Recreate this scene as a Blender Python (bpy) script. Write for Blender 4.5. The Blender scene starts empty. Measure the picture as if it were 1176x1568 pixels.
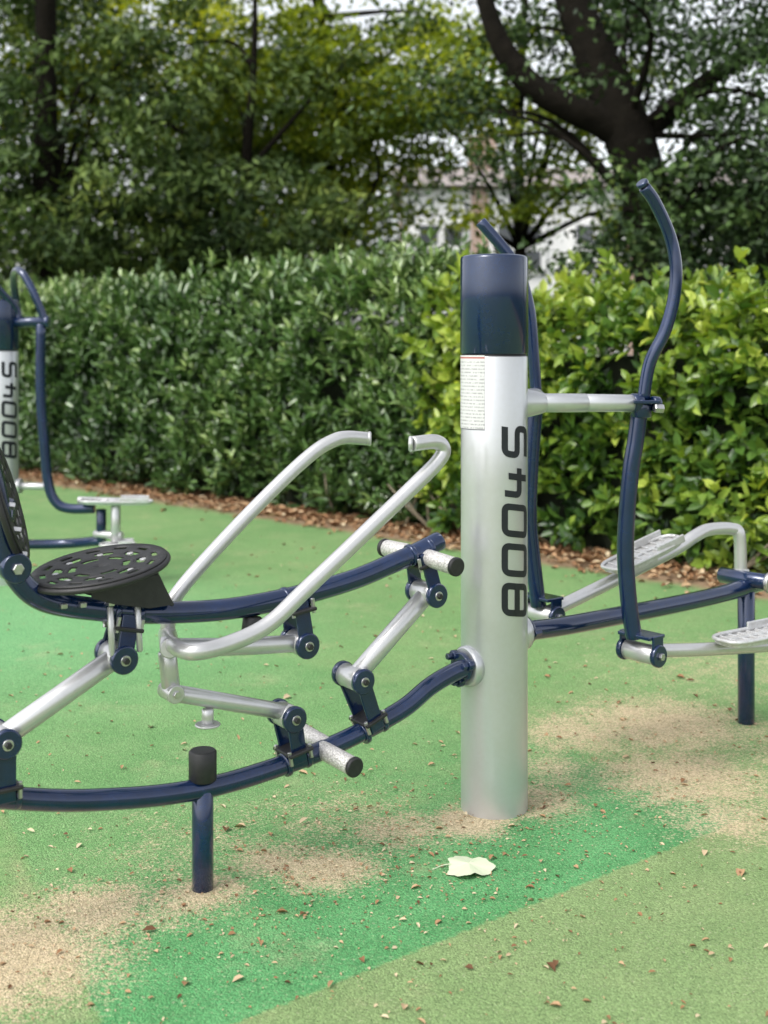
import bpy, math, random
import numpy as np
from mathutils import Vector, Matrix
random.seed(7); rng=np.random.default_rng(7)
S=bpy.context.scene
S.view_settings.view_transform='Standard'; S.view_settings.look='None'; S.view_settings.exposure=0

# ------------------------------------------------------------ materials
def newmat(name):
    m=bpy.data.materials.new(name); m.use_nodes=True
    nt=m.node_tree; nt.nodes.clear()
    return m,nt
def N(nt,t,**kw):
    n=nt.nodes.new(t)
    for k,v in kw.items():
        setattr(n,k,v)
    return n
def out(nt,sh):
    o=N(nt,'ShaderNodeOutputMaterial'); nt.links.new(sh,o.inputs['Surface']); return o
def math_(nt,op,a,b=None,c=None,clamp=False):
    n=N(nt,'ShaderNodeMath',operation=op,use_clamp=clamp)
    for i,x in enumerate((a,b,c)):
        if x is None: continue
        if isinstance(x,(int,float)): n.inputs[i].default_value=x
        else: nt.links.new(x,n.inputs[i])
    return n.outputs[0]
def smooth(nt,x,a,b):
    n=N(nt,'ShaderNodeMapRange',interpolation_type='SMOOTHSTEP')
    nt.links.new(x,n.inputs[0]); n.inputs[1].default_value=a; n.inputs[2].default_value=b
    return n.outputs[0]
def mixc(nt,f,a,b,mode='MIX'):
    n=N(nt,'ShaderNodeMix',data_type='RGBA',blend_type=mode)
    def s(sock,x):
        if isinstance(x,(int,float)): sock.default_value=x
        elif isinstance(x,tuple): sock.default_value=(x[0],x[1],x[2],1)
        else: nt.links.new(x,sock)
    s(n.inputs[0],f); s(n.inputs[6],a); s(n.inputs[7],b)
    return n.outputs[2]
def noise(nt,scale,detail=3,rough=.5,vec=None):
    n=N(nt,'ShaderNodeTexNoise'); n.inputs['Scale'].default_value=scale
    n.inputs['Detail'].default_value=detail; n.inputs['Roughness'].default_value=rough
    if vec is None:
        g=N(nt,'ShaderNodeNewGeometry'); vec=g.outputs['Position']
    nt.links.new(vec,n.inputs['Vector'])
    return n.outputs[0]
def bump(nt,h,strength,dist):
    b=N(nt,'ShaderNodeBump'); b.inputs['Strength'].default_value=strength; b.inputs['Distance'].default_value=dist
    nt.links.new(h,b.inputs['Height']); return b.outputs[0]

def paint(name,col,metal=0.,rough=.35,coat=0.,var=.12,dirt=None,bmp=.0,amt=.35):
    m,nt=newmat(name)
    p=N(nt,'ShaderNodeBsdfPrincipled')
    n1=noise(nt,7,3,.6); n2=noise(nt,60,2,.6)
    f=smooth(nt,math_(nt,'MULTIPLY',n1,n2),.12,.42)
    c2=dirt if dirt else tuple(x*(1-var*2) for x in col)
    c=mixc(nt,math_(nt,'MULTIPLY',math_(nt,'SUBTRACT',1,f),amt if dirt else 1),tuple(col),tuple(c2))
    nt.links.new(c,p.inputs['Base Color'])
    p.inputs['Metallic'].default_value=metal
    r=math_(nt,'MULTIPLY_ADD',n1,.14,rough-.07); nt.links.new(r,p.inputs['Roughness'])
    if coat: p.inputs['Coat Weight'].default_value=coat; p.inputs['Coat Roughness'].default_value=.08
    if bmp: nt.links.new(bump(nt,noise(nt,300,2),bmp,.001),p.inputs['Normal'])
    out(nt,p.outputs[0]); return m
M_silver=paint('silver_powdercoat',(.57,.58,.60),.62,.32,.35,.05,dirt=(.50,.50,.48),amt=.22)
M_tube=paint('silver_tube',(.57,.57,.58),.6,.30,.35,.05,dirt=(.46,.45,.42),amt=.25)
M_navy=paint('navy_gloss',(.004,.022,.085),.3,.20,.8,.15)
M_cap=paint('navy_cap',(.004,.020,.07),.2,.20,.7,.10)
M_black=paint('black_rubber',(.012,.012,.014),0,.5,0,.2,dirt=(.035,.035,.035),bmp=.4)
M_alu=paint('cast_aluminium',(.62,.63,.64),.45,.40,0,.1,dirt=(.38,.36,.33),bmp=.5,amt=.5)
M_bolt=paint('steel_bolt',(.6,.6,.6),.9,.3)
M_text=paint('lettering_vinyl',(.010,.012,.02),0,.4)
M_tan=paint('tan_badge',(.55,.50,.36),0,.5)

def knurl():
    m,nt=newmat('knurled_grip')
    p=N(nt,'ShaderNodeBsdfPrincipled'); p.inputs['Metallic'].default_value=.4; p.inputs['Roughness'].default_value=.45
    g=N(nt,'ShaderNodeNewGeometry'); v=N(nt,'ShaderNodeTexVoronoi'); v.inputs['Scale'].default_value=190
    nt.links.new(g.outputs['Position'],v.inputs['Vector'])
    c=mixc(nt,smooth(nt,v.outputs[0],.1,.8),(.78,.76,.74),(.50,.48,.46)); nt.links.new(c,p.inputs['Base Color'])
    nt.links.new(bump(nt,v.outputs[0],.6,.003),p.inputs['Normal']); out(nt,p.outputs[0]); return m
M_knurl=knurl()

def label():
    m,nt=newmat('instruction_label')
    p=N(nt,'ShaderNodeBsdfPrincipled'); p.inputs['Roughness'].default_value=.4
    g=N(nt,'ShaderNodeNewGeometry'); s=N(nt,'ShaderNodeSeparateXYZ'); nt.links.new(g.outputs['Position'],s.inputs[0])
    z=s.outputs[2]
    line=math_(nt,'LESS_THAN',math_(nt,'FRACT',math_(nt,'MULTIPLY',z,95)),.42)
    mp=N(nt,'ShaderNodeMapping'); mp.inputs['Scale'].default_value=(260,260,95); nt.links.new(g.outputs['Position'],mp.inputs[0])
    ch=math_(nt,'GREATER_THAN',noise(nt,1.0,1,.5,mp.outputs[0]),.47)
    body=math_(nt,'LESS_THAN',z,1.385)
    blk=math_(nt,'MULTIPLY',math_(nt,'MULTIPLY',line,ch),body)
    c=mixc(nt,math_(nt,'MULTIPLY',blk,.55),(.60,.60,.60),(.16,.16,.17))
    red=math_(nt,'MULTIPLY',math_(nt,'GREATER_THAN',z,1.392),math_(nt,'LESS_THAN',z,1.397))
    c=mixc(nt,red,c,(.42,.14,.12))
    edge=math_(nt,'LESS_THAN',z,1.178); c=mixc(nt,edge,c,(.15,.15,.17))
    nt.links.new(c,p.inputs['Base Color']); out(nt,p.outputs[0]); return m
M_label=label()

def leafmat(name,cols,rough=.45,transl=.3,spec=.5):
    m,nt=newmat(name)
    a=N(nt,'ShaderNodeAttribute',attribute_name='tint')
    g=N(nt,'ShaderNodeNewGeometry')
    f=math_(nt,'ADD',a.outputs['Fac'],math_(nt,'MULTIPLY_ADD',g.outputs['Random Per Island'],.40,-.20),clamp=True)
    r=N(nt,'ShaderNodeValToRGB'); nt.links.new(f,r.inputs[0])
    els=r.color_ramp.elements
    while len(els)<len(cols): els.new(.5)
    for i,c in enumerate(cols):
        els[i].position=i/(len(cols)-1); els[i].color=(*c,1)
    p=N(nt,'ShaderNodeBsdfPrincipled'); p.inputs['Roughness'].default_value=rough
    p.inputs['Specular IOR Level'].default_value=spec
    nt.links.new(r.outputs[0],p.inputs['Base Color'])
    if transl<=0:
        out(nt,p.outputs[0]); return m
    t=N(nt,'ShaderNodeBsdfTranslucent')
    tc=mixc(nt,1.,r.outputs[0],(1.6,1.5,.5),'MULTIPLY'); nt.links.new(tc,t.inputs[0])
    mx=N(nt,'ShaderNodeMixShader'); mx.inputs[0].default_value=transl
    nt.links.new(p.outputs[0],mx.inputs[1]); nt.links.new(t.outputs[0],mx.inputs[2])
    out(nt,mx.outputs[0]); return m
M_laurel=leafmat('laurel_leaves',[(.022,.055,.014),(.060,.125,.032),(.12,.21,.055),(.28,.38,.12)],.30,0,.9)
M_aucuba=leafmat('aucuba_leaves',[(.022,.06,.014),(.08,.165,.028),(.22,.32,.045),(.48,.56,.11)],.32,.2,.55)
M_yew=leafmat('yew_foliage',[(.02,.042,.012),(.05,.09,.020),(.10,.155,.030),(.21,.27,.05)],.6,0,.3)
M_beech=leafmat('beech_foliage',[(.05,.085,.012),(.12,.18,.020),(.25,.31,.028),(.46,.50,.05)],.5,.4,.3)
M_oak=leafmat('oak_foliage',[(.014,.032,.011),(.034,.066,.018),(.065,.12,.028),(.14,.20,.045)],.55,0,.3)
M_litter=leafmat('leaf_litter',[(.12,.06,.03),(.28,.15,.075),(.42,.27,.15),(.58,.48,.32)],.7,0,.2)
M_pale=leafmat('pale_leaf',[(.56,.62,.44),(.62,.67,.52)],.6,0,.2)

def barkmat():
    m,nt=newmat('bark'); p=N(nt,'ShaderNodeBsdfPrincipled'); p.inputs['Roughness'].default_value=.95; p.inputs['Specular IOR Level'].default_value=.1
    n=noise(nt,6,5,.65); c=mixc(nt,n,(.003,.0028,.0025),(.017,.014,.010)); nt.links.new(c,p.inputs['Base Color'])
    nt.links.new(bump(nt,n,.8,.05),p.inputs['Normal']); out(nt,p.outputs[0]); return m
M_bark=barkmat()
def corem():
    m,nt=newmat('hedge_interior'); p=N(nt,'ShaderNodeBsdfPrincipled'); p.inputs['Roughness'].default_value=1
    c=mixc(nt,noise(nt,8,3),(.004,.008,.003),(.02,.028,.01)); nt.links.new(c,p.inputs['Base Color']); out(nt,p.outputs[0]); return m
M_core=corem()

def groundmat():
    m,nt=newmat('rubber_safety_surface')
    g=N(nt,'ShaderNodeNewGeometry'); pos=g.outputs['Position']
    s=N(nt,'ShaderNodeSeparateXYZ'); nt.links.new(pos,s.inputs[0]); X,Y=s.outputs[0],s.outputs[1]
    def lin(a,b,c): return math_(nt,'ADD',math_(nt,'MULTIPLY_ADD',X,a,c),math_(nt,'MULTIPLY',Y,b))
    big=noise(nt,.8,3,.55); mid=noise(nt,4,4,.6); fine=noise(nt,45,3,.7); grain=noise(nt,170,1,.6); gr2=noise(nt,90,2,.8)
    wob=math_(nt,'MULTIPLY_ADD',fine,.05,-.025)
    d1=math_(nt,'ADD',lin(-.6285,.778,-2.228),wob)
    d2=math_(nt,'ADD',lin(.903,.43,-.581),wob)
    al=lin(.778,.6285,0)
    base=mixc(nt,smooth(nt,big,.3,.7),(.175,.270,.105),(.230,.330,.138))
    rear=mixc(nt,smooth(nt,big,.3,.7),(.138,.275,.095),(.175,.315,.115))
    base=mixc(nt,smooth(nt,d1,0,.02),base,rear)
    base=mixc(nt,math_(nt,'MULTIPLY',smooth(nt,mid,.35,.75),.3),base,(.29,.35,.165))
    far=smooth(nt,math_(nt,'ADD',d1,math_(nt,'MULTIPLY_ADD',mid,1.1,-.55)),.25,1.1)
    mk=math_(nt,'MULTIPLY',smooth(nt,d1,0,.014),smooth(nt,d2,0,.014))
    mk=math_(nt,'MULTIPLY',mk,math_(nt,'SUBTRACT',1,math_(nt,'MULTIPLY',far,.75)))
    mk=math_(nt,'MULTIPLY',mk,math_(nt,'SUBTRACT',1,smooth(nt,math_(nt,'MULTIPLY_ADD',mid,.5,al),3.3,3.65)))
    green=mixc(nt,smooth(nt,mid,.3,.7),(.058,.245,.085),(.095,.335,.128))
    green=mixc(nt,math_(nt,'MULTIPLY',smooth(nt,gr2,.4,.65),.3),green,(.20,.38,.16))
    col=mixc(nt,math_(nt,'MULTIPLY',mk,.88),base,green)
    dm=N(nt,'ShaderNodeVectorMath',operation='DISTANCE'); nt.links.new(pos,dm.inputs[0]); dm.inputs[1].default_value=(-2.0,6.3,0)
    col=mixc(nt,math_(nt,'MULTIPLY',math_(nt,'SUBTRACT',1,smooth(nt,dm.outputs['Value'],.2,2.2)),.45),col,(.19,.50,.23))
    acc=None
    for (px,py,r,st) in [(-.157,3.40,.17,1.05),(-.30,3.45,.16,.9),(.04,3.67,.18,.85),(.26,3.73,.14,1.2),(1.0,4.12,.36,.95),(1.05,4.7,.44,.95),(.74,4.6,.32,.85),
                         (-.74,3.14,.20,1.0),(-.88,2.90,.30,1.1),(-.55,3.2,.18,.8),(-.46,3.25,.13,1.0),(1.05,3.77,.26,.75),(.55,4.2,.28,.65),(.48,3.9,.18,.9),(1.6,5.5,.8,.5),(-.5,3.55,.4,.45),(-.15,3.75,.35,.5),(1.5,4.3,.3,.8)]:
        d=N(nt,'ShaderNodeVectorMath',operation='DISTANCE'); nt.links.new(pos,d.inputs[0]); d.inputs[1].default_value=(px,py,0)
        v=math_(nt,'MULTIPLY',math_(nt,'SUBTRACT',1,smooth(nt,d.outputs['Value'],0,r*1.7)),st)
        acc=v if acc is None else math_(nt,'MAXIMUM',acc,v)
    rag=math_(nt,'ADD',math_(nt,'MULTIPLY_ADD',noise(nt,11,4,.75),1.3,-.65),math_(nt,'MULTIPLY_ADD',gr2,1.9,-.95))
    t=math_(nt,'ADD',acc,rag)
    sand=math_(nt,'MULTIPLY',smooth(nt,t,.25,.95),smooth(nt,acc,.02,.25))
    out2=math_(nt,'MULTIPLY',math_(nt,'SUBTRACT',1,smooth(nt,d2,-.02,0)),smooth(nt,mid,.4,.65))
    sand=math_(nt,'MAXIMUM',sand,math_(nt,'MULTIPLY',out2,.25))
    gen=math_(nt,'MULTIPLY',smooth(nt,noise(nt,2.3,5,.75),.54,.75),.28)
    sand=math_(nt,'MAXIMUM',sand,gen)
    sc=mixc(nt,fine,(.36,.25,.15),(.80,.62,.44))
    col=mixc(nt,math_(nt,'MULTIPLY',sand,.82),col,sc)
    vo=N(nt,'ShaderNodeTexVoronoi'); vo.inputs['Scale'].default_value=210; nt.links.new(pos,vo.inputs['Vector'])
    sep=N(nt,'ShaderNodeSeparateColor'); nt.links.new(vo.outputs['Color'],sep.inputs[0])
    crumb=math_(nt,'MULTIPLY_ADD',sep.outputs[0],.50,.76)
    cc=N(nt,'ShaderNodeCombineColor'); [nt.links.new(crumb,cc.inputs[i]) for i in range(3)]
    col=mixc(nt,1.,col,cc.outputs[0],'MULTIPLY')
    col=mixc(nt,math_(nt,'MULTIPLY',smooth(nt,grain,.52,.75),.5),col,(.03,.07,.025))
    col=mixc(nt,math_(nt,'MULTIPLY',smooth(nt,gr2,.59,.72),.4),col,(.56,.52,.38))
    w=math_(nt,'ADD',lin(.717,.696,-6.824),math_(nt,'MULTIPLY_ADD',noise(nt,1.5,4,.65),.4,-.2))
    soil=mixc(nt,fine,(.15,.095,.055),(.42,.30,.19))
    col=mixc(nt,smooth(nt,w,-.50,-.30),col,soil)
    col=mixc(nt,smooth(nt,w,1.0,1.6),col,(.03,.05,.015))
    p=N(nt,'ShaderNodeBsdfPrincipled'); p.inputs['Roughness'].default_value=.85; p.inputs['Specular IOR Level'].default_value=.25
    nt.links.new(col,p.inputs['Base Color'])
    h=math_(nt,'ADD',grain,math_(nt,'MULTIPLY',vo.outputs['Distance'],-.8))
    nt.links.new(bump(nt,h,.8,.005),p.inputs['Normal'])
    out(nt,p.outputs[0]); return m

# ------------------------------------------------------------ mesh helpers
def mkobj(name,verts,faces,mat,parent=None,smooth_faces=None):
    me=bpy.data.meshes.new(name); me.from_pydata([tuple(v) for v in verts],[],faces); 
    mats=mat if isinstance(mat,(list,tuple)) else [mat]
    for m in mats: me.materials.append(m)
    if smooth_faces is not None:
        me.polygons.foreach_set('use_smooth',smooth_faces)
    me.update()
    o=bpy.data.objects.new(name,me); S.collection.objects.link(o)
    if parent: attach(o,parent)
    return o
def attach(o,parent):
    o.parent=parent; o.matrix_parent_inverse=Matrix.Translation(-Vector(parent.location))
def empty(name,loc):
    e=bpy.data.objects.new(name,None); e.location=loc; e.empty_display_size=.2; S.collection.objects.link(e); return e
def spline(pts,rad,n=7):
    P=[np.array(p,float) for p in pts]; R=list(rad) if hasattr(rad,'__len__') else [rad]*len(P)
    if len(P)==2: return P,R
    Q=[2*P[0]-P[1]]+P+[2*P[-1]-P[-2]]; RR=[R[0]]+R+[R[-1]]
    oP,oR=[],[]
    for i in range(1,len(Q)-2):
        for k in range(n):
            t=k/n; a,b,c,d=Q[i-1:i+3]
            oP.append(.5*((2*b)+(-a+c)*t+(2*a-5*b+4*c-d)*t*t+(-a+3*b-3*c+d)*t**3)); oR.append(RR[i]*(1-t)+RR[i+1]*t)
    oP.append(P[-1]); oR.append(R[-1]); return oP,oR
def tube(name,pts,rad,mat,parent=None,n=7,sides=20,round_end=True,raw=False):
    P,R=spline(pts,rad,n)
    if round_end:
        d0=(P[1]-P[0]); d0/=np.linalg.norm(d0); d1=(P[-1]-P[-2]); d1/=np.linalg.norm(d1)
        e=.12*R[0]; e1=.12*R[-1]
        P=[P[0]-d0*e]+P+[P[-1]+d1*e1]; R=[R[0]-e]+R+[R[-1]-e1]
    V=[];F=[];SM=[]
    t=P[1]-P[0]; t/=np.linalg.norm(t); up=np.array([0,0,1.]) if abs(t[2])<.9 else np.array([1.,0,0])
    u=np.cross(t,up); u/=np.linalg.norm(u)
    for i,p in enumerate(P):
        if i==0: tt=P[1]-P[0]
        elif i==len(P)-1: tt=P[-1]-P[-2]
        else: tt=P[i+1]-P[i-1]
        tt=tt/np.linalg.norm(tt); u=u-tt*np.dot(u,tt); u/=np.linalg.norm(u); w=np.cross(tt,u)
        for k in range(sides):
            a=2*math.pi*k/sides; V.append(p+R[i]*(math.cos(a)*u+math.sin(a)*w))
    for i in range(len(P)-1):
        for k in range(sides):
            a=i*sides+k; b=i*sides+(k+1)%sides; F.append((a,b,b+sides,a+sides)); SM.append(True)
    F.append(tuple(range(sides))[::-1]); F.append(tuple((len(P)-1)*sides+k for k in range(sides))); SM+= [False,False]
    if raw: return V,F,SM
    return mkobj(name,V,F,mat,parent,SM)
def cyl(name,p0,p1,r,mat,parent=None,sides=24,r1=None,bev=.003):
    p0=np.array(p0,float); p1=np.array(p1,float); d=(p1-p0); L=np.linalg.norm(d); d/=L; r1=r if r1 is None else r1
    P=[p0,p0+d*bev,p1-d*bev,p1]; R=[r-bev,r,r1,r1-bev]
    up=np.array([0,0,1.]) if abs(d[2])<.9 else np.array([1.,0,0]); u=np.cross(d,up); u/=np.linalg.norm(u); w=np.cross(d,u)
    V=[];F=[];SM=[]
    for p,rr in zip(P,R):
        for k in range(sides):
            a=2*math.pi*k/sides; V.append(p+rr*(math.cos(a)*u+math.sin(a)*w))
    for i in range(3):
        for k in range(sides):
            a=i*sides+k; b=i*sides+(k+1)%sides; F.append((a,b,b+sides,a+sides)); SM.append(sides>8)
    F.append(tuple(range(sides))[::-1]); F.append(tuple(3*sides+k for k in range(sides))); SM+=[False,False]
    return mkobj(name,V,F,mat,parent,SM)
def box(name,c,ax,size,mat,parent=None,bev=.003):
    c=np.array(c,float); ax=[np.array(a,float)/np.linalg.norm(a) for a in ax]
    V=[]
    for i in (-1,1):
        for j in (-1,1):
            for k in (-1,1): V.append(c+ax[0]*i*size[0]/2+ax[1]*j*size[1]/2+ax[2]*k*size[2]/2)
    F=[(0,1,3,2),(4,6,7,5),(0,4,5,1),(2,3,7,6),(0,2,6,4),(1,5,7,3)]
    o=mkobj(name,V,F,mat,parent)
    if bev:
        b=o.modifiers.new('b','BEVEL'); b.width=bev; b.segments=2
    return o

# ------------------------------------------------------------ lettering wrapped on posts
def fillet(pts,r,closed=False):
    pts=[np.array(p,float) for p in pts]; n=len(pts); o=[]
    for i,p in enumerate(pts):
        if not closed and (i==0 or i==n-1): o.append(p); continue
        a=pts[(i-1)%n]; b=pts[(i+1)%n]; da=(a-p); db=(b-p); la,lb=np.linalg.norm(da),np.linalg.norm(db)
        q=min(r,la*.49,lb*.49); A=p+da/la*q; B=p+db/lb*q
        for k in range(7):
            t=k/6; o.append((1-t)**2*A+2*t*(1-t)*p+t*t*B)
    if closed: o.append(o[0])
    d=[o[0]]
    for p in o[1:]:
        L=np.linalg.norm(p-d[-1])
        if L<1e-5: continue
        m=max(1,int(L/.008)); q=d[-1]
        for k in range(1,m+1): d.append(q+(p-q)*k/m)
    return d
def lettering(cx,cy,R,z0,phi0,parent):
    H=.108; Wd=.101; st=.020; pitch=.120
    G={'B':[([(0,0),(1,0),(1,1),(0,1)],True),([(0,.5),(1,.5)],False)],
       'O':[([(0,0),(1,0),(1,1),(0,1)],True)],
       'Y':[([(.0,1),(0,.40),(1.0,.40)],False),([(.66,.86),(.66,0)],False)],
       'S':[([(1,1),(0,1),(0,.5),(1,.5),(1,0),(0,0)],False)]}
    V=[];F=[]
    for li,ch in enumerate('BOOYS'):
        for k,(st_pts,cl) in enumerate(G[ch]):
            q=[((x*(Wd-st)+st/2+li*pitch),(y*(H-st)+st/2)) for x,y in st_pts]
            pts=fillet(q,.017,cl); n=len(pts); b0=len(V)
            for i,p in enumerate(pts):
                if cl: t=pts[(i+1)%(n-1)]-pts[(i-1)%(n-1)]
                else: t=pts[min(i+1,n-1)]-pts[max(i-1,0)]
                t=t/np.linalg.norm(t); nn=np.array([-t[1],t[0]])
                for s in (-1,1):
                    e=p+nn*s*st/2; tx=e[0]+.16*e[1]; ty=e[1]
                    ph=phi0-ty/R; rr=R+.0012+.0004*k
                    V.append((cx+rr*math.sin(ph),cy-rr*math.cos(ph),z0+tx))
            for i in range(n-1):
                a=b0+2*i; F.append((a,a+2,a+3,a+1))
    return mkobj('lettering',V,F,M_text,parent,[True]*len(F))

# ------------------------------------------------------------ post
def post(cx,cy,e,ztext,phi):
    R=.1035
    def lathe(name,prof,mat):
        V=[];F=[];n=64
        for r,z in prof:
            for k in range(n):
                a=2*math.pi*k/n; V.append((cx+r*math.cos(a),cy+r*math.sin(a),z))
        for i in range(len(prof)-1):
            for k in range(n):
                a=i*n+k;b=i*n+(k+1)%n; F.append((a,b,b+n,a+n))
        SM=[True]*len(F)
        F.append(tuple((len(prof)-1)*n+k for k in range(n))); SM.append(False)
        return mkobj(name,V,F,mat,e,SM)
    lathe('post_tube',[(R,-.02),(R,.0),(R,.4),(R,1.0),(R,1.396),(R-.002,1.399)],M_silver)
    lathe('cap_joint',[(R-.004,1.39),(R-.004,1.412)],M_black)
    lathe('post_cap',[(R-.002,1.406),(R+.0015,1.410),(R+.0015,1.70),(R-.001,1.706),(R-.008,1.71)],M_cap)
    lettering(cx,cy,R,ztext,phi,e)

# ------------------------------------------------------------ main station
st=empty('outdoor_gym_station',(.342,3.85,0))
post(.342,3.85,st,.600,math.radians(67))
V=[];F=[]
for i in range(17):
    ph=math.radians(-95+74*i/16)
    for z in (1.175,1.402): V.append((.342+.1046*math.sin(ph),3.85-.1046*math.cos(ph),z))
for i in range(16): F.append((2*i,2*i+2,2*i+3,2*i+1))
mkobj('instruction_label',V,F,M_label,st,[True]*16)

Y0=3.596; n_=np.array([.5623,-.8269,0.]); t_=np.array([.8269,.5623,0.])
def B(x,z,off=0): return np.array([x,Y0+.68*x,z])+n_*off
seat=empty('leg_press_machine',(-.478,3.271,0))
tube('lower_beam',[B(.27,.451),B(.221,.450),B(.14,.420),B(.061,.371),B(-.043,.332),B(-.161,.300),B(-.266,.281),B(-.383,.267),B(-.478,.264),B(-.571,.270),B(-.666,.284),B(-.786,.309),B(-.919,.35),B(-1.08,.41),B(-1.3,.50)],.0275,M_navy,seat)
cyl('support_leg',B(-.478,-.01),B(-.478,.262),.0285,M_navy,seat)
cyl('rubber_stop',B(-.478,.284),B(-.478,.366),.037,M_black,seat,bev=.005)
c0=np.array([.342,3.85,.452]); dd=-t_
cyl('post_flange',c0+dd*.085,c0+dd*.118,.062,M_silver,seat,bev=.006)
cyl('flange_ring',c0+dd*.119,c0+dd*.137,.047,M_navy,seat,bev=.004)
for a in (70,190,310):
    o=np.array([0,0,1])*math.cos(math.radians(a))*.045+n_*math.sin(math.radians(a))*.045
    cyl('flange_bolt',c0+dd*.125+o,c0+dd*.158+o,.0105,M_navy,seat,sides=6,bev=.002)
    cyl('flange_lug',c0+dd*.119+o,c0+dd*.14+o,.017,M_navy,seat,bev=.003)
ub=[B(.165,.848),B(.10,.822),B(.023,.797),B(-.089,.764),B(-.249,.738),B(-.415,.728),B(-.571,.741),B(-.666,.758),B(-.786,.79),B(-.850,.825),B(-.892,.887),B(-.914,.96),B(-.928,1.07),B(-.955,1.2),B(-1.0,1.38)]
tube('seat_beam',ub,.029,M_navy,seat)
def peg(p,q):
    p=np.array(p);q=np.array(q); d=(q-p)/np.linalg.norm(q-p)
    cyl('foot_peg',p,q-d*.012,.0255,M_knurl,seat)
    cyl('peg_cap',q-d*.012,q+d*.004,.0275,M_black,seat,bev=.004)
peg(B(.115,.808,.0),B(.115,.800,.165)); peg(B(.10,.815,-.0),B(.09,.815,-.16))
peg(B(-.175,.300,.0),B(-.165,.290,.155)); peg(B(-.16,.305,0),B(-.16,.31,-.15))

def joint(px,pz,bx,bz,flip=1,wide=.05):
    cyl('pivot_sleeve',B(px,pz,-wide),B(px,pz,wide*.72),.033,M_tube,seat)
    for s in (-1,1):
        o=wide*(.72 if s>0 else 1.0)
        cyl('pivot_cap',B(px,pz,s*o),B(px,pz,s*(o+.020)),.036,M_navy,seat,bev=.004)
        cyl('pivot_washer',B(px,pz,s*(o+.020)),B(px,pz,s*(o+.024)),.0135,M_bolt,seat,bev=.001)
        cyl('pivot_bolt',B(px,pz,s*(o+.024)),B(px,pz,s*(o+.032)),.0085,M_black,seat,sides=6,bev=.001)
        a=B(px,pz,s*(o+.010)); b=B(bx,bz,s*(o+.008)*.72); d=b-a; L=np.linalg.norm(d)
        ax0=d/L; ax1=np.cross(ax0,n_)
        box('fork_plate',(a+b)/2,(ax0,ax1,np.cross(ax0,ax1)),(L*1.02,.046,.009),M_navy,seat,bev=.003)
    d=B(bx,bz)-B(px,pz); d/=np.linalg.norm(d)
    m=B(bx,bz)-d*.034
    tx=np.cross(d,n_)
    box('saddle_plate',m,(tx,n_,d),(.075,.10,.010),M_black,seat,bev=.003)
    for s in (-.032,.032):
        q=B(bx,bz)+tx*s
        cyl('clamp_ring',q-tx*.008,q+tx*.008,.0335,M_navy,seat,bev=.003)
        for k in (-1,1):
            cyl('clamp_bolt',q+n_*k*.038-d*.046,q+n_*k*.038-d*.006,.006,M_bolt,seat,sides=6,bev=.001)
joint(-.085,.484,-.035,.334); joint(.129,.697,.105,.822)
joint(-.918,.489,-.915,.345); joint(-.675,.646,-.655,.752)
joint(-.232,.607,-.245,.738,wide=.04); joint(-.266,.412,-.245,.286,wide=.04)
tube('link_rod',[B(-.085,.484),B(.129,.697)],.0275,M_tube,seat)
tube('link_rod',[B(-.918,.489),B(-.675,.646)],.0275,M_tube,seat)
A_=lambda x,z:np.array([x,3.80+.68*x,z]); C_=lambda x,z:np.array([x,3.40+.68*x,z])
tube('push_handle',[A_(-.590,.63),A_(-.590,.688),A_(-.563,.756),A_(-.439,.896),A_(-.299,1.036),A_(-.208,1.116),A_(-.152,1.148),A_(-.112,1.156),A_(-.05,1.149)],.0205,M_tube,seat)
tube('push_handle',[np.array([-.575,3.30,.655]),np.array([-.53,3.15,.668]),C_(-.47,.671),C_(-.393,.678),C_(-.299,.712),C_(-.203,.793),C_(-.05,.925),C_(.104,1.059),C_(.155,1.108),C_(.168,1.138),C_(.145,1.16),C_(.08,1.158)],.0215,M_tube,seat)
for p in (A_(-.05,1.149),C_(.08,1.158)):
    cyl('handle_end',p,p+np.array([.012 if p[0]<0 else -.012,0,0]),.0225,M_tube,seat,bev=.004)
cyl('cross_tube',np.array([-.60,3.44,.632]),np.array([-.545,3.16,.660]),.026,M_tube,seat)
tube('lever_tube',[B(-.565,.650),B(-.40,.625),B(-.232,.607)],.024,M_tube,seat)
cyl('drop_link',B(-.562,.64),B(-.553,.545),.024,M_tube,seat)
cyl('drop_pivot',B(-.553,.533,-.035),B(-.553,.533,.035),.024,M_tube,seat)
cyl('drop_bolt',B(-.553,.533,.035),B(-.553,.533,.042),.010,M_bolt,seat,sides=6,bev=.001)
tube('lower_rod',[B(-.553,.531),B(-.266,.412+.01)],.0225,M_tube,seat)
cyl('rod_stub',B(-.47,.475,.01),B(-.47,.435,.01),.016,M_tube,seat); cyl('rod_stub_plate',B(-.47,.436,.01),B(-.47,.43,.01),.034,M_tube,seat,bev=.002)
cyl('rubber_bumper',B(-.355,.70),B(-.36,.655),.026,M_black,seat,bev=.004)
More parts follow.
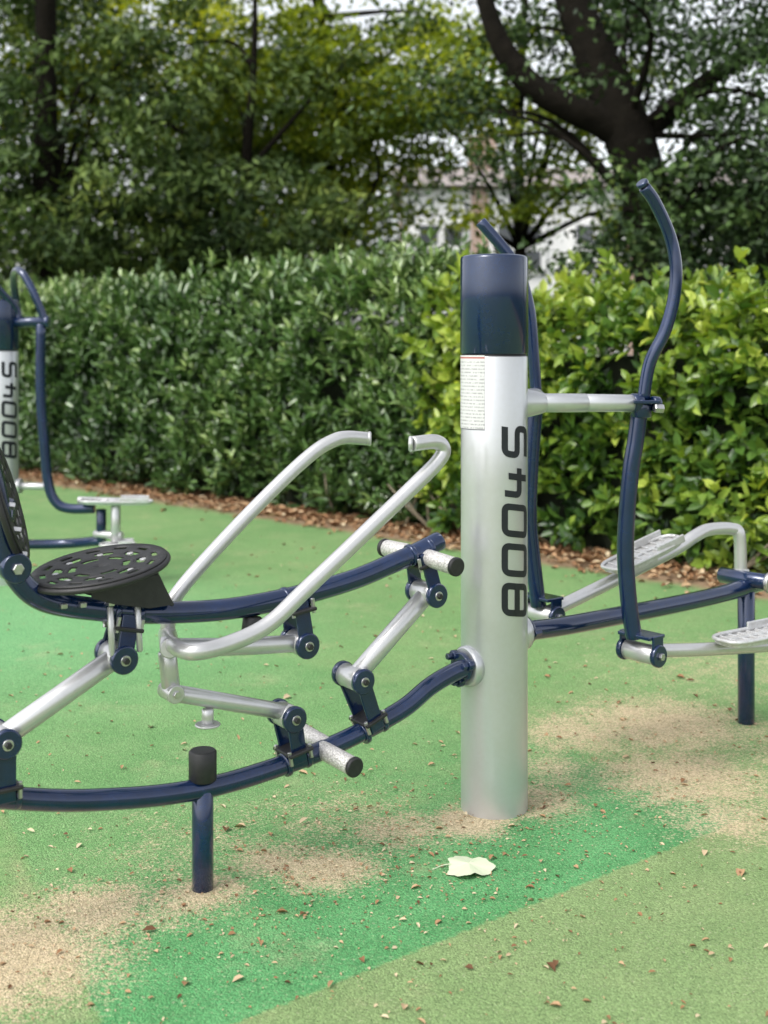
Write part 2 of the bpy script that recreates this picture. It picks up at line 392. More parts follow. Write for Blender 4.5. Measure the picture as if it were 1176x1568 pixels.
def pad(name,c,nrm,xdir,r,mat):
    nrm=np.array(nrm,float); nrm/=np.linalg.norm(nrm); xd=np.array(xdir,float); xd-=nrm*np.dot(xd,nrm); xd/=np.linalg.norm(xd); yd=np.cross(nrm,xd)
    rings=[0.001,.040,.052,.060,.078,.088,.100,.118,.128,.134,.148,.172]; rings=[q*r/.172 for q in rings]
    n=96; V=[];F=[]
    for i,rr in enumerate(rings):
        dish=.006*(rr/r)**2
        for k in range(n):
            a=2*math.pi*k/n; V.append(np.array(c)+rr*(math.cos(a)*xd+math.sin(a)*yd)+nrm*dish)
    for i in range(len(rings)-1):
        for k in range(n):
            if i==3 and (k%16) in range(3,13): continue
            if i==6 and (k%12) in (1,2,3,4,5,6,7): continue
            if i==6-1 and (k%12) in (2,3,4,5,6): continue
            if i==9 and (k%8) in (2,3,4,5): continue
            a=i*n+k;b=i*n+(k+1)%n; F.append((a,b,b+n,a+n))
    o=mkobj(name,V,F,mat,seat,[True]*len(F))
    s=o.modifiers.new('s','SOLIDIFY'); s.thickness=.004; s.offset=-1
    rim=[np.array(c)+r*(math.cos(a)*xd+math.sin(a)*yd)-nrm*.002 for a in np.linspace(0,2*math.pi,49)]
    tube(name+'_rim',rim,.008,mat,seat,n=1,sides=10,round_end=False)
    rim=[np.array(c)+r*.53*(math.cos(a)*xd+math.sin(a)*yd)+nrm*.0035 for a in np.linspace(0,2*math.pi,49)]
    tube(name+'_ridge',rim,.003,mat,seat,n=1,sides=8,round_end=False)
    for i in range(8):
        a=math.radians(45*i+8); q=np.array(c)+r*.64*(math.cos(a+.26)*xd+math.sin(a+.26)*yd)+nrm*.004
        cyl(name+'_inlay',q-nrm*.004,q+nrm*.0012,.0085,M_alu,seat,sides=16,bev=.0006)
    return xd,yd,nrm
pc=np.array([-.715,3.12,.872])
_,_,sn=pad('seat_pad',pc,(-.12,-.13,1),t_,.170,M_black)
cyl('seat_badge',pc-sn*.003,pc+sn*.003,.026,M_tan,seat,bev=.001)
for s in (-.045,.045):
    V=[B(-.745,.825,s),B(-.60,.85,s),B(-.565,.77,s),B(-.62,.768,s),B(-.70,.79,s),B(-.745,.81,s)]
    o=mkobj('seat_bracket',V,[(0,1,2,3,4,5)],M_black,seat); m=o.modifiers.new('s','SOLIDIFY'); m.thickness=.007
V=[B(-.60,.855,-.05),B(-.60,.855,.05),B(-.565,.768,.05),B(-.565,.768,-.05)]
o=mkobj('seat_bracket_front',V,[(0,1,2,3)],M_black,seat); m=o.modifiers.new('s','SOLIDIFY'); m.thickness=.006
for x in (-.70,-.64):
    cyl('seat_stay',B(x,.78,.03),B(x,.66,.045),.008,M_tube,seat)
for x in (-.80,-.76,-.70,-.66,-.62):
    box('seat_lug',B(x,.797-.02*(x+.8)*4,0),(t_,n_,(0,0,1)),(.016,.085,.012),M_bolt,seat,bev=.002)
bc=np.array([-.925,3.055,1.045])
pad('back_pad',bc,(.95,.19,.27),(-.26,0,1),.150,M_black)
cyl('back_mount',B(-.915,.98,.0),bc,.02,M_navy,seat)
cyl('back_bracket',B(-.895,.90,-.03),B(-.895,.90,.04),.036,M_navy,seat); cyl('back_bolt',B(-.895,.90,.04),B(-.895,.90,.052),.014,M_bolt,seat,sides=6,bev=.002)
for z in (.93,.99,1.05):
    cyl('back_bolt',B(-.898-(z-.93)*.15,z,.0),B(-.868-(z-.93)*.2,z-.005,.01),.010,M_bolt,seat,sides=6,bev=.002)

# ------------------------------------------------------------ walker on the right
wk=empty('elliptical_walker_machine',(1.371,4.71,0))
wd=np.array([.77,.64,0.]); wd/=np.linalg.norm(wd); wn=np.array([wd[1],-wd[0],0.])
tube('walker_beam',[(.40,3.90,.527),(.62,4.08,.515),(.943,4.352,.508),(1.2,4.565,.507),(1.38,4.715,.515),(1.62,4.915,.53)],.031,M_navy,wk)
cyl('walker_leg',(1.375,4.71,-.01),(1.375,4.71,.50),.032,M_navy,wk)
cyl('beam_flange',(.41,3.907,.527),(.435,3.927,.527),.060,M_silver,wk)
cyl('beam_flange_ring',(.437,3.929,.527),(.452,3.942,.527),.046,M_navy,wk)
for a in (90,210,330):
    o=np.array([0,0,1])*math.cos(math.radians(a))*.046+wn*math.sin(math.radians(a))*.046; c=np.array([.442,3.933,.527])
    cyl('beam_bolt',c+o,c+wd*.03+o,.0115,M_navy,wk,sides=6,bev=.002)
tube('arm_axle',[(.41,3.87,1.252),(.47,3.885,1.252),(.50,3.893,1.252)],[.052,.040,.032],M_silver,wk,n=5)
cyl('arm_axle_sleeve',(.49,3.89,1.252),(.64,3.938,1.250),.030,M_silver,wk,bev=.002)
cyl('arm_axle_tube',(.638,3.937,1.250),(.80,3.99,1.246),.0285,M_silver,wk,bev=.002)
cyl('arm_axle_cap',(.795,3.988,1.246),(.828,3.999,1.246),.032,M_navy,wk)
def arm(pts_u,pts_l,y,dx=0):
    tube('hand_lever',[(x,y+dy,z) for x,dy,z in pts_u],.0205,M_navy,wk)
    tube('swing_arm',[(x,y,z) for x,z in pts_l],.0275,M_navy,wk)
arm([(.829,-.05,1.935),(.867,-.03,1.889),(.92,0,1.788),(.941,0,1.683),(.933,0,1.577),(.903,0,1.472),(.857,0,1.377),(.836,0,1.26)],
    [(.826,1.236),(.812,1.13),(.796,1.03),(.781,.862),(.779,.735),(.791,.588),(.806,.49)],4.0)
cyl('lever_tip',(.826,3.949,1.941),(.817,3.944,1.952),.0205,M_navy,wk)
cyl('lever_clamp',(.829,4.0,1.20),(.829,4.0,1.258),.034,M_navy,wk)
box('lever_bracket',(.838,3.985,1.252),((1,0,0),(0,1,0),(0,0,1)),(.085,.07,.012),M_navy,wk)
cyl('lever_nut',(.862,3.96,1.232),(.892,3.965,1.23),.016,M_bolt,wk,sides=6)
cyl('lever_pivot',(.86,3.985,1.245),(.885,3.995,1.245),.024,M_navy,wk)
arm([(.335,.0,1.86),(.423,0,1.757),(.47,0,1.68),(.505,0,1.55),(.518,0,1.40),(.528,0,1.26)],
    [(.528,1.27),(.510,1.03),(.503,.85),(.515,.70),(.535,.53)],4.3)
cyl('far_axle',(.36,3.93,1.26),(.525,4.28,1.255),.03,M_silver,wk)
def foot_joint(c):
    c=np.array(c)
    cyl('arm_foot_sleeve',c-wn*.06,c+wn*.06,.031,M_tube,wk)
    for s in (-1,1):
        cyl('arm_foot_cap',c+wn*s*.06,c+wn*s*.078,.036,M_navy,wk); cyl('arm_foot_bolt',c+wn*s*.078,c+wn*s*.088,.012,M_bolt,wk,sides=6,bev=.001)
        box('arm_foot_plate',c+wn*s*.066+np.array([0,0,.03]),((0,0,1),wd,wn),(.07,.05,.009),M_navy,wk)
    box('arm_foot_saddle',c+np.array([0,0,.058]),(wd,wn,(0,0,1)),(.08,.13,.012),M_navy,wk)
foot_joint((.83,4.005,.442)); foot_joint((.55,4.315,.50))
def footplate(c,dx,L,W,par):
    c=np.array(c,float); dx=np.array(dx,float)/np.linalg.norm(dx); side=np.cross(dx,(0,0,1)); side/=np.linalg.norm(side); up=np.cross(side,dx)
    pts=[]
    for k in range(40):
        a=2*math.pi*k/40; ca,sa=math.cos(a),math.sin(a)
        x=math.copysign(abs(ca)**.55,ca)*L/2; y=math.copysign(abs(sa)**.55,sa)*W/2*(1-.12*ca); pts.append((x,y))
    V=[c+dx*x+side*y for x,y in pts]+[c+dx*x*.97+side*y*.95-up*.012 for x,y in pts]; n=40
    F=[tuple(range(n)),tuple(range(2*n-1,n-1,-1))]+[(k,n+k,n+(k+1)%n,(k+1)%n) for k in range(n)]
    mkobj('foot_plate',V,F,M_alu,par)
    loop=[c+dx*x+side*y+up*.006 for x,y in pts]; loop.append(loop[0]); tube('foot_plate_rim',loop,.007,M_alu,par,n=2,sides=8,round_end=False)
    for i in range(-3,4):
        p=c+dx*i*L*.125+up*.003; box('tread_rib',p,(side,dx,up),(W*.75,.010,.010),M_alu,par,bev=.002)
    box('tread_spine',c+up*.003,(dx,side,up),(L*.8,.014,.008),M_alu,par,bev=.002)
    for s in (-1,1):
        box('toe_stop',c+side*s*W*.47+dx*L*.25+up*.016,(dx,side,up),(L*.4,.010,.03),M_alu,par,bev=.004)
tube('pedal_rod',[(.57,4.30,.507),(.824,4.45,.59),(1.07,4.60,.672),(1.16,4.65,.715),(1.23,4.70,.735),(1.335,4.765,.728),(1.366,4.77,.70),(1.37,4.765,.55)],.024,M_tube,wk)
footplate((.93,4.45,.685),(.77,.45,.25),.33,.13,wk)
box('plate_mount',(.93,4.48,.65),((.77,.45,.23),(-.45,.77,0),(0,0,1)),(.12,.05,.03),M_alu,wk)
cyl('crank_pivot',np.array([1.375,4.72,.545])-wn*.11,np.array([1.375,4.72,.545])+wn*.10,.030,M_navy,wk)
cyl('crank_hub',(1.37,4.765,.53),(1.37,4.765,.575),.032,M_tube,wk)
cyl('crank_cap',np.array([1.375,4.72,.545])+wn*.10,np.array([1.375,4.72,.545])+wn*.118,.04,M_bolt,wk)
tube('pedal_rod',[(.86,4.03,.440),(1.10,4.17,.412),(1.40,4.35,.385),(1.62,4.5,.37)],.022,M_tube,wk)
footplate((1.265,4.20,.452),(.85,.52,.02),.34,.13,wk)
box('plate_mount',(1.265,4.24,.43),((.85,.52,0),(-.52,.85,0),(0,0,1)),(.12,.05,.035),M_alu,wk)

# ------------------------------------------------------------ second station at the left
s2=empty('outdoor_gym_station',(-2.315,7.5,0))
post(-2.315,7.5,s2,.750,math.radians(78))
T=lambda *p:[(x,7.5+d,z) for x,d,z in p]
tube('hand_lever',T((-2.30,.35,1.55),(-2.32,.3,1.75),(-2.28,.15,1.87),(-2.20,0,1.885),(-2.117,-.05,1.778),(-2.046,-.05,1.608),(-2.05,-.05,1.56)),.024,M_navy,s2)
cyl('arm_axle',(-2.22,7.47,1.575),(-2.03,7.45,1.575),.03,M_navy,s2)
cyl('arm_axle_cap',(-2.035,7.45,1.575),(-2.01,7.45,1.575),.036,M_navy,s2)
tube('hand_lever',T((-2.20,-.02,1.58),(-2.22,-.03,1.66),(-2.30,-.12,1.78),(-2.33,-.15,1.86),(-2.30,-.15,1.90)),.022,M_navy,s2)
tube('swing_arm',T((-2.06,-.05,1.56),(-2.062,-.05,1.153),(-2.04,-.05,.84),(-2.015,-.05,.60),(-1.967,-.05,.49),(-1.888,-.05,.455),(-1.74,-.05,.455)),.030,M_navy,s2)
cyl('lower_axle',(-2.22,7.5,.585),(-2.03,7.46,.585),.022,M_tube,s2)
cyl('lower_axle_flange',(-2.225,7.5,.585),(-2.19,7.495,.585),.045,M_tube,s2)
footplate((-1.60,7.42,.50),(1,.15,-.03),.42,.16,s2)
cyl('pedal_tube',(-1.85,7.5,.50),(-1.55,7.5,.49),.022,M_tube,s2)
cyl('crank_post',(-1.70,7.46,.45),(-1.70,7.46,.24),.03,M_navy,s2)
tube('crank_beam',[(-1.70,7.46,.26),(-1.95,7.6,.22),(-2.26,7.56,.22)],.03,M_navy,s2)
cyl('crank_link',(-1.60,7.40,.48),(-1.60,7.40,.26),.028,M_tube,s2)
footplate((-1.58,7.36,.25),(1,.1,0),.2,.12,s2)
cyl('crank_axle',(-1.74,7.46,.30),(-1.56,7.40,.30),.024,M_tube,s2)

# ------------------------------------------------------------ ground
g=bpy.data.meshes.new('ground'); 
g.from_pydata([(-150,-60,0),(150,-60,0),(150,240,0),(-150,240,0)],[],[(0,1,2,3)]); g.materials.append(groundmat())
go=bpy.data.objects.new('ground',g); S.collection.objects.link(go)

# ------------------------------------------------------------ leaves
def unit(a): return a/np.maximum(np.linalg.norm(a,axis=1,keepdims=True),1e-9)
def leaf_arrays(c,d,nrm,L,W,fold=.25,full=True):
    d=unit(d); nrm=unit(nrm-d*np.sum(nrm*d,axis=1,keepdims=True)); s=np.cross(d,nrm)
    L=L[:,None];W=W[:,None]
    if full:
        v=[c, c+d*L*.3+s*W*.42+nrm*W*fold, c+d*L*.65+s*W*.40+nrm*W*fold*.8, c+d*L-nrm*L*.10, c+d*L*.65-s*W*.40+nrm*W*fold*.8, c+d*L*.3-s*W*.42+nrm*W*fold]
        V=np.stack(v,1).reshape(-1,3); k=np.arange(len(c))[:,None]*6
        F=np.concatenate([k+np.array([[0,1,2,3]]),k+np.array([[0,3,4,5]])],1).reshape(-1,4); per=2
    else:
        v=[c,c+d*L*.45+s*W*.5,c+d*L,c+d*L*.45-s*W*.5]
        V=np.stack(v,1).reshape(-1,3); k=np.arange(len(c))[:,None]*4; F=(k+np.array([[0,1,2,3]])).reshape(-1,4); per=1
    return V,F,per
def leaf_obj(name,arr,tint,mat,parent=None,extra=None):
    V,F,per=arr
    me=bpy.data.meshes.new(name)
    T_=np.repeat(tint,per).astype(np.float32); mi=np.zeros(len(F),np.int32)
    if extra is not None:
        eV,eF=extra; F=np.concatenate([F,eF+len(V)]); V=np.concatenate([V,eV]); T_=np.concatenate([T_,np.zeros(len(eF),np.float32)]); mi=np.concatenate([mi,np.ones(len(eF),np.int32)])
    me.vertices.add(len(V)); me.vertices.foreach_set('co',V.astype(np.float32).ravel())
    me.loops.add(len(F)*4); me.loops.foreach_set('vertex_index',F.astype(np.int32).ravel())
    me.polygons.add(len(F)); me.polygons.foreach_set('loop_start',np.arange(len(F),dtype=np.int32)*4)
    me.materials.append(mat)
    if extra is not None: me.materials.append(M_core)
    me.polygons.foreach_set('material_index',mi)
    me.update(calc_edges=True)
    a=me.attributes.new('tint','FLOAT','FACE'); a.data.foreach_set('value',T_)
    o=bpy.data.objects.new(name,me); S.collection.objects.link(o)
    if parent: attach(o,parent)
    return o
def wave(p,sc,seed):
    r=np.random.default_rng(seed); v=0
    for i in range(6):
        k=r.normal(size=3); k/=np.linalg.norm(k); k*=sc*(1+i*.5); v=v+np.sin(p@k+r.uniform(0,6.28))/(1+.35*i)
    return v/2.6
hd=np.array([.696,-.717,0.]); hn=np.array([-.717,-.696,0.])
P0=np.array([0,9.8,0.])
def hedge(name,s0,s1,H,thick,dens,Lr,Wr,mat,seed,tintbias,upw,ztint,cvar):
    r=np.random.default_rng(seed)
    per=7
    nf=int((s1-s0)*H*dens/per); nt_=int((s1-s0)*thick*dens*.9/per); ne=int(thick*H*dens*.5/per)
    s=np.concatenate([r.uniform(s0,s1,nf),r.uniform(s0,s1,nt_),np.full(ne,s1),np.full(ne,s0)])
    dp=np.concatenate([np.zeros(nf),r.uniform(0,thick,nt_),r.uniform(0,thick,2*ne)])
    z=np.concatenate([r.uniform(.02,1,nf)*H,np.full(nt_,H),r.uniform(.05,H,2*ne)])
    face=np.concatenate([np.tile(hn,(nf,1)),np.tile([0,0,1.],(nt_,1)),np.tile(hd,(ne,1)),np.tile(-hd,(ne,1))])
    p=P0+s[:,None]*hd-dp[:,None]*hn+z[:,None]*np.array([0,0,1.])
    b=wave(p,2.2,seed)*.15+wave(p,6,seed+1)*.11
    depth=np.abs(r.normal(0,.13,len(p)))
    top=face[:,2]>.5
    sh=np.clip((z-(H-.35))/.35,0,1)**2*.20*(~top)
    p=p+face*(b-depth-sh)[:,None]
    sp=r.random(len(p))<.28; p[:,2]+=np.where(sp&top,r.uniform(0,.24,len(p)),0)
    stem=unit(face*.6+np.array([0,0,upw])+r.normal(size=p.shape)*.38)
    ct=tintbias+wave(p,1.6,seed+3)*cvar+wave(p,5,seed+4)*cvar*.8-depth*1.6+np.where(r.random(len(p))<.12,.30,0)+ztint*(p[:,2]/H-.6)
    idx=np.repeat(np.arange(len(p)),per); k=np.tile(np.arange(per),len(p)); m=len(idx)
    S_=stem[idx]; u=unit(np.cross(S_,np.array([.3,.2,1.])+0*S_)); v=np.cross(S_,u)
    ang=k*2.4+r.uniform(0,6.28,len(p))[idx]
    rad=u*np.cos(ang)[:,None]+v*np.sin(ang)[:,None]
    t=k/(per-1)
    pos=p[idx]+S_*(t*.10-.05)[:,None]+r.normal(size=(m,3))*.018
    d=rad*(1.05-.65*t)[:,None]+S_*(.45+.55*t)[:,None]+r.normal(size=(m,3))*.18
    nr=S_*1.0-rad*.45+np.array([0,0,.5])+r.normal(size=(m,3))*.2
    pos[:,2]=np.maximum(pos[:,2],.04)
    L=r.uniform(*Lr,m)*(1-.2*t); W=r.uniform(*Wr,m)*(1-.1*t)
    tint=np.clip(ct[idx]+r.normal(0,.06,m)+t*.14-.05,0,1)
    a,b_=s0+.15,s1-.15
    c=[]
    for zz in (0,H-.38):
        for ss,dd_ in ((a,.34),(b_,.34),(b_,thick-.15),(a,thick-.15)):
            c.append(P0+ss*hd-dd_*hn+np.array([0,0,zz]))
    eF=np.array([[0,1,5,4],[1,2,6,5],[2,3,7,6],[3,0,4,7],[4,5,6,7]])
    return leaf_obj(name,leaf_arrays(pos,d,nr,L,W,fold=.16),tint,mat,None,(np.array(c),eF))
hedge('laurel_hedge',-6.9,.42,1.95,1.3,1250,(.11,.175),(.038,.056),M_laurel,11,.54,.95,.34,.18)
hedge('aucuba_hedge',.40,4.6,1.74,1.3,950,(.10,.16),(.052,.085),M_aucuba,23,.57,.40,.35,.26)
r=random.Random(3); VV=[];FF=[];SS=[]
for i in range(16):
    s=r.uniform(.2,1.1) if i<10 else r.uniform(-6,4.5); p=P0+s*hd-.1*hn; q=p+hd*r.uniform(-.45,.45)+hn*r.uniform(.0,.12)+np.array([0,0,r.uniform(.2,.5)])
    v,f,sm=tube('x',[p,(p+q)/2+hn*.03,q],[.015,.011,.006],None,n=3,sides=6,raw=True); b=len(VV); VV+=v; FF+=[tuple(k+b for k in t) for t in f]; SS+=sm
def stemm():
    m,nt=newmat('stems'); p=N(nt,'ShaderNodeBsdfPrincipled'); nt.links.new(mixc(nt,noise(nt,20),(.1,.08,.05),(.3,.25,.18)),p.inputs['Base Color']); p.inputs['Roughness'].default_value=.8; out(nt,p.outputs[0]); return m
mkobj('hedge_stems',VV,FF,stemm(),None,SS)

# ------------------------------------------------------------ trees
def tree(name,base,trunk,tr,blobs,leafmat_,Ls,Ws,per,seed,limbs=(),nbr=18,tb=.45,flat=.35):
    r=np.random.default_rng(seed); e=empty(name,tuple(base))
    VV=[];FF=[];SS=[]
    def add(pts,rad,n=6,sides=10):
        v,f,sm=tube('x',pts,rad,None,n=n,sides=sides,raw=True,round_end=False); b=len(VV); VV.extend(v); FF.extend([tuple(k+b for k in t) for t in f]); SS.extend(sm)
    add(trunk,tr,sides=14)
    for l,rad in limbs: add(l,rad)
    C=[]
    for (c,rad,n) in blobs:
        q=unit(r.normal(size=(n*3,3))); q*=(r.uniform(.15,1,(n*3,1))**.5); p=np.array(c)+q*np.array(rad)
        k=wave(p,1.3,seed+5)*.6+r.normal(0,.5,len(p)); p=p[np.argsort(-k)[:n]]; C.append(p)
    C=np.concatenate(C); tk=[np.array(p,float) for p in trunk]
    for i in r.choice(len(C),min(nbr,len(C)),replace=False):
        c=C[i]; cand=[p for p in tk if p[2]<c[2]+.3] or tk[:1]; a=cand[-1] if len(cand)<2 else cand[-1-r.integers(0,min(2,len(cand)))]
        m=(a+c)/2+r.normal(size=3)*.25+np.array([0,0,.25]); add([a,m,c],[.06,.03,.010],n=5,sides=6)
    mkobj('trunk',VV,FF,M_bark,e,SS)
    n=len(C); size=r.uniform(.28,.60,n); 
    ax=unit(r.normal(size=(n,3))*np.array([1,1,.25]))
    m=n*per; idx=np.repeat(np.arange(n),per)
    loc=r.normal(size=(m,3))*np.array([1,1,flat])*.5
    along=r.uniform(-1,1,(m,1))
    p=C[idx]+loc*size[idx,None]+ax[idx]*along*size[idx,None]*.8-np.array([0,0,1])*(along**2)*size[idx,None]*.25
    d=ax[idx]*.7+r.normal(size=(m,3))*.7-np.array([0,0,.25])
    nr=np.array([0,0,1.])+r.normal(size=(m,3))*.65
    L=r.uniform(*Ls,m);W=r.uniform(*Ws,m)
    ct=np.clip(tb+r.normal(0,.19,n)+wave(C,.8,seed+9)*.2,0,1)
    tint=np.clip(ct[idx]+r.normal(0,.06,m),0,1)
    leaf_obj('crown',leaf_arrays(p,d,nr,L,W,full=False),tint,leafmat_,e)
    return e
def vtrunk(x,y,h,lean=(0,0),r0=.25):
    pts=[(x+lean[0]*t+.12*math.sin(5*t+x),y+lean[1]*t,h*t) for t in (0,.15,.3,.5,.7,.85,1)]
    return pts,[r0*1.3,r0,r0*.85,r0*.7,r0*.5,r0*.3,r0*.1]
def T2(name,x,y,h,r0,lean,blobs,mat,Ls,Ws,per,seed,**k):
    p,rr=vtrunk(x,y,h,lean,r0); return tree(name,(x,y,0),p,rr,blobs,mat,Ls,Ws,per,seed,**k)
T2('yew_tree',-4.9,17.5,10,.24,(.4,0),[((-4.9,17.3,5.8),(3.0,2.2,2.6),122),((-5.2,16.3,3.4),(2.8,1.6,1.6),115)],M_yew,(.12,.22),(.04,.065),95,41,tb=.44,nbr=22)
T2('yew_tree',-7.6,20,11,.24,(0,0),[((-7.6,19.6,5.0),(3.4,2.0,3.8),150)],M_yew,(.15,.26),(.05,.08),90,42,tb=.40)
T2('yew_tree',-2.2,18.5,8,.11,(.2,0),[((-2.3,18.0,3.1),(2.6,1.4,1.3),95),((-2.2,18.5,5.4),(2.2,1.6,1.6),16)],M_yew,(.12,.22),(.04,.065),95,43,tb=.52,nbr=22)
T2('beech_tree',-3.4,22,11,.15,(.3,0),[((-3.4,21.2,6.0),(3.6,2.0,2.2),185),((-2.9,22.5,3.4),(2.6,1.5,1.4),30)],M_beech,(.11,.19),(.06,.105),75,51,tb=.46)
T2('beech_tree',-.9,21,10,.13,(-.3,0),[((-.6,20.6,5.7),(2.6,1.8,1.7),140),((-.8,21,3.2),(1.5,1.5,1.0),20)],M_beech,(.11,.18),(.06,.10),72,52,tb=.42)
T2('beech_tree',2.2,20,10,.11,(.2,0),[((2.0,19,5.5),(2.4,1.6,1.3),100),((2.6,19,3.3),(2.2,1.0,.9),27)],M_beech,(.10,.17),(.055,.10),62,53,tb=.34,nbr=20)
ok=[(3.3,14,0),(3.2,14,1.5),(3.02,14,2.8),(2.74,14,3.86),(2.45,14.1,4.6),(2.1,14.2,5.6),(1.8,14.3,7),(1.6,14.5,9)]
tree('oak_tree',(3.3,14,0),ok,[.36,.30,.28,.28,.24,.19,.14,.06],
  [((3.6,15.0,5.0),(1.9,1.0,.9),52),((4.3,13.6,3.5),(1.3,1.3,1.5),82),((2.2,15.2,5.7),(2.2,.9,.8),34),((4.6,15,6.4),(2.0,1.5,1.2),12),((1.1,14.9,4.2),(1.1,.8,.9),16),((3.0,13.0,2.8),(1.3,.6,.8),48),((2.7,13.2,4.8),(1.8,.5,.9),15)],
  M_oak,(.07,.13),(.04,.07),82,61,
  limbs=[([(2.78,14,3.75),(2.45,13.95,3.95),(2.08,13.9,4.10),(1.64,13.9,4.36),(1.34,13.9,4.75),(1.16,13.9,5.2),(1.0,13.9,5.9)],[.20,.18,.16,.145,.125,.10,.07]),
         ([(2.8,14,3.7),(3.3,14.1,4.15),(3.9,14.2,4.6),(4.6,14.3,4.9),(5.3,14.3,5.0)],[.15,.12,.09,.07,.04]),
         ([(3.0,14,2.6),(3.5,13.8,3.0),(4.2,13.7,3.1),(5,13.7,3.0)],[.14,.11,.08,.04])],nbr=28,tb=.42)
T2('oak_tree',6.2,17,11,.26,(0,0),[((6.2,17,3.8),(2.4,2.0,2.2),74)],M_oak,(.11,.18),(.06,.10),78,62,tb=.45)
r=np.random.default_rng(5)
cs=[]
for i in range(245):
    if i<120: x=r.uniform(-17,-5); z=r.uniform(.5,10)
    elif i<215: x=r.uniform(-5,.3); z=r.uniform(.5,8.0)
    else: x=r.uniform(9,17); z=r.uniform(.5,7)
    cs.append((x,r.uniform(27,31),z))
cs=np.array(cs); per=95; m=len(cs)*per; idx=np.repeat(np.arange(len(cs)),per)
p=cs[idx]+r.normal(size=(m,3))*np.array([.8,.7,.5]); tint=np.clip((.62+r.normal(0,.25,len(cs)))[idx]+r.normal(0,.06,m),0,1)
leaf_obj('distant_trees',leaf_arrays(p,r.normal(size=(m,3)),np.array([0,0,1.])+r.normal(size=(m,3))*.8,r.uniform(.18,.34,m),r.uniform(.11,.20,m),full=False),tint,M_oak)

# ------------------------------------------------------------ house
def brickm():
    m,nt=newmat('brick'); p=N(nt,'ShaderNodeBsdfPrincipled'); p.inputs['Roughness'].default_value=.85
    tc=N(nt,'ShaderNodeTexCoord'); mp=N(nt,'ShaderNodeMapping'); mp.inputs['Rotation'].default_value=(math.radians(90),0,0); nt.links.new(tc.outputs['Object'],mp.inputs[0])
    b=N(nt,'ShaderNodeTexBrick'); b.inputs['Scale'].default_value=1; b.inputs['Brick Width'].default_value=.22; b.inputs['Row Height'].default_value=.075; b.inputs['Mortar Size'].default_value=.01
    b.inputs['Color1'].default_value=(.50,.32,.25,1); b.inputs['Color2'].default_value=(.45,.26,.19,1); b.inputs['Mortar'].default_value=(.6,.55,.5,1)
    nt.links.new(mp.outputs[0],b.inputs['Vector']); nt.links.new(b.outputs[0],p.inputs['Base Color']); out(nt,p.outputs[0]); return m
M_brick=brickm(); M_white=paint('white_render',(.88,.88,.87),0,.6,0,.02); M_roof=paint('roof_tiles',(.34,.30,.28),0,.8); M_glass=paint('window_glass',(.10,.11,.12),.1,.08,0,.05)
h=empty('rendered_brick_house',(6,36,0)); XX=((1,0,0),(0,1,0),(0,0,1))
box('walls',(6,38,2.95),XX,(11,6,5.9),M_brick,h,bev=0)
box('rendered_front',(6,34.97,2.93),XX,(11.02,.06,5.86),M_white,h,bev=0)
V=[(.2,34.6,5.92),(11.8,34.6,5.92),(11.8,41.4,5.92),(.2,41.4,5.92),(.2,38,6.9),(11.8,38,6.9)]
mkobj('roof',V,[(0,1,5,4),(2,3,4,5),(1,2,5),(3,0,4),(3,2,1,0)],M_roof,h)
for i,x in enumerate((1.6,3.8,6.0,8.2,10.4)):
    for z in (1.3,4.2):
        if x==6.0 and z<2: 
            box('door',(x,34.90,1.05),XX,(.95,.06,2.1),M_roof,h,bev=0); box('door_frame',(x,34.92,1.1),XX,(1.15,.05,2.3),M_white,h,bev=0); continue
        box('window_frame',(x,34.90,z),XX,(1.5,.09,1.5),M_white,h,bev=0)
        for s in (-.35,.35):
            for q in (-.36,.36): box('window_pane',(x+s,34.85,z+q),XX,(.50,.02,.52),M_glass,h,bev=0)
for x in (2.7,7.1): box('brick_panel',(x,34.93,3.0),XX,(.5,.03,5.7),M_brick,h,bev=0)
box('chimney',(3,38,7.2),XX,(.8,.8,1.2),M_brick,h,bev=0)

# ------------------------------------------------------------ fallen leaves
r=np.random.default_rng(8)
n1=3600; s=r.uniform(-7.0,4.6,n1); w=np.abs(r.normal(0,.20,n1))+r.uniform(-.30,.12,n1)
p1=P0+s[:,None]*hd+w[:,None]*hn; p1[:,2]=r.uniform(.006,.035,n1)
n2=1500; yy=2.3+7*r.random(n2)**1.1; xx=r.uniform(-.36,.36,n2)*yy
p2=np.stack([xx,yy,np.full(n2,.005)],1)
k=(-.717*p2[:,0]-.696*p2[:,1]+6.82)>.3; p2=p2[k]
cen=np.array([(-.157,3.40),(-.3,3.45),(.04,3.67),(.26,3.72),(1.0,4.12),(1.0,4.68),(-.74,3.14),(-.88,2.9),(.5,3.9),(.1,3.3),(.5,3.5),(-.3,3.1)])
n3=2600; c=cen[r.integers(0,len(cen),n3)]+r.normal(size=(n3,2))*.26; p3=np.concatenate([c,np.full((n3,1),.003)],1)
L=np.concatenate([r.uniform(.04,.09,n1),np.minimum(r.gamma(2.0,.0055,len(p2))+.006,.045),np.minimum(r.gamma(1.6,.0030,n3)+.004,.026)])
p=np.concatenate([p1,p2,p3]); m=len(p)
d=r.normal(size=(m,3))*np.array([1,1,.12]); nr=np.array([0,0,1.])+r.normal(size=(m,3))*.22
tint=np.concatenate([np.clip(r.normal(.48,.24,n1),0,1),np.clip(r.normal(.55,.33,len(p2)),0,1),np.clip(r.normal(.7,.33,n3),0,1)])
leaf_obj('fallen_leaves',leaf_arrays(p,d,nr,L,L*r.uniform(.35,.7,m),fold=.3),tint,M_litter)
V=[];F=[]; c=np.array([.232,3.39,.012]); nn=48
V.append(c+np.array([0,0,.006]))
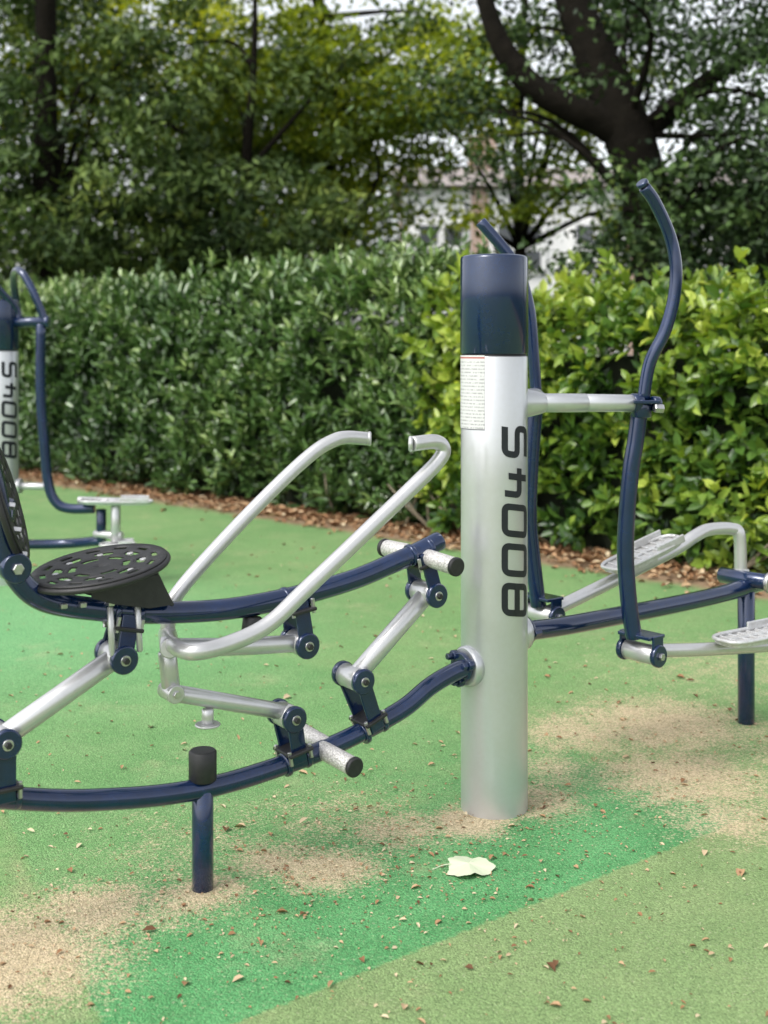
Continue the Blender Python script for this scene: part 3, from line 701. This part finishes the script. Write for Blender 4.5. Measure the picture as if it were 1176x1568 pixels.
for k in range(nn):
    a=2*math.pi*k/nn; rr=.056*(1+.10*math.cos(3*a+.5)+.06*math.cos(7*a)+.05*math.cos(12*a)); V.append(c+np.array([rr*1.1*math.cos(a),rr*1.25*math.sin(a),.006*math.sin(3*a)-.002]))
for k in range(nn): F.append((0,1+k,1+(k+1)%nn))
lf=empty('fallen_sycamore_leaf',tuple(c))
mkobj('blade',V,F,M_pale,lf)
tube('stalk',[c+np.array([-.05,-.0,.004]),c+np.array([-.075,-.008,.002]),c+np.array([-.10,-.03,.001])],.0014,M_pale,lf,sides=6)

# ------------------------------------------------------------ light
w=bpy.data.worlds.new("World"); S.world=w; w.use_nodes=True; nt=w.node_tree; nt.nodes.clear()
sky=N(nt,'ShaderNodeTexSky',sky_type='NISHITA'); sky.sun_disc=False
el=math.radians(52); rot=math.radians(231); sky.sun_elevation=el; sky.sun_rotation=rot; sky.dust_density=3.0; sky.air_density=1.0; sky.ozone_density=1
hs=N(nt,'ShaderNodeHueSaturation'); hs.inputs['Saturation'].default_value=.2; hs.inputs['Value'].default_value=2.05; nt.links.new(sky.outputs[0],hs.inputs['Color'])
bg=N(nt,'ShaderNodeBackground'); bg.inputs[1].default_value=.15; nt.links.new(hs.outputs[0],bg.inputs[0])
wo=N(nt,'ShaderNodeOutputWorld'); nt.links.new(bg.outputs[0],wo.inputs[0])
L=bpy.data.lights.new('sun','SUN'); L.energy=1.4; L.angle=math.radians(16); L.color=(1,.95,.87)
lo=bpy.data.objects.new('sun',L); S.collection.objects.link(lo)
ds=Vector((math.sin(rot)*math.cos(el),math.cos(rot)*math.cos(el),math.sin(el))); lo.rotation_euler=ds.to_track_quat('Z','Y').to_euler(); lo.location=(-4,-3,8)

# ------------------------------------------------------------ camera
cam=bpy.data.cameras.new('camera'); co=bpy.data.objects.new('camera',cam); S.collection.objects.link(co); S.camera=co
co.location=(0,0,1.43); co.rotation_euler=(math.radians(90),0,0)
cam.sensor_fit='VERTICAL'; cam.sensor_height=24; cam.lens=1900/1568*24
cam.shift_y=-(784-530)/1568
cam.clip_end=1000; cam.clip_start=.05
cam.dof.use_dof=True; cam.dof.focus_distance=3.6; cam.dof.aperture_fstop=1.8
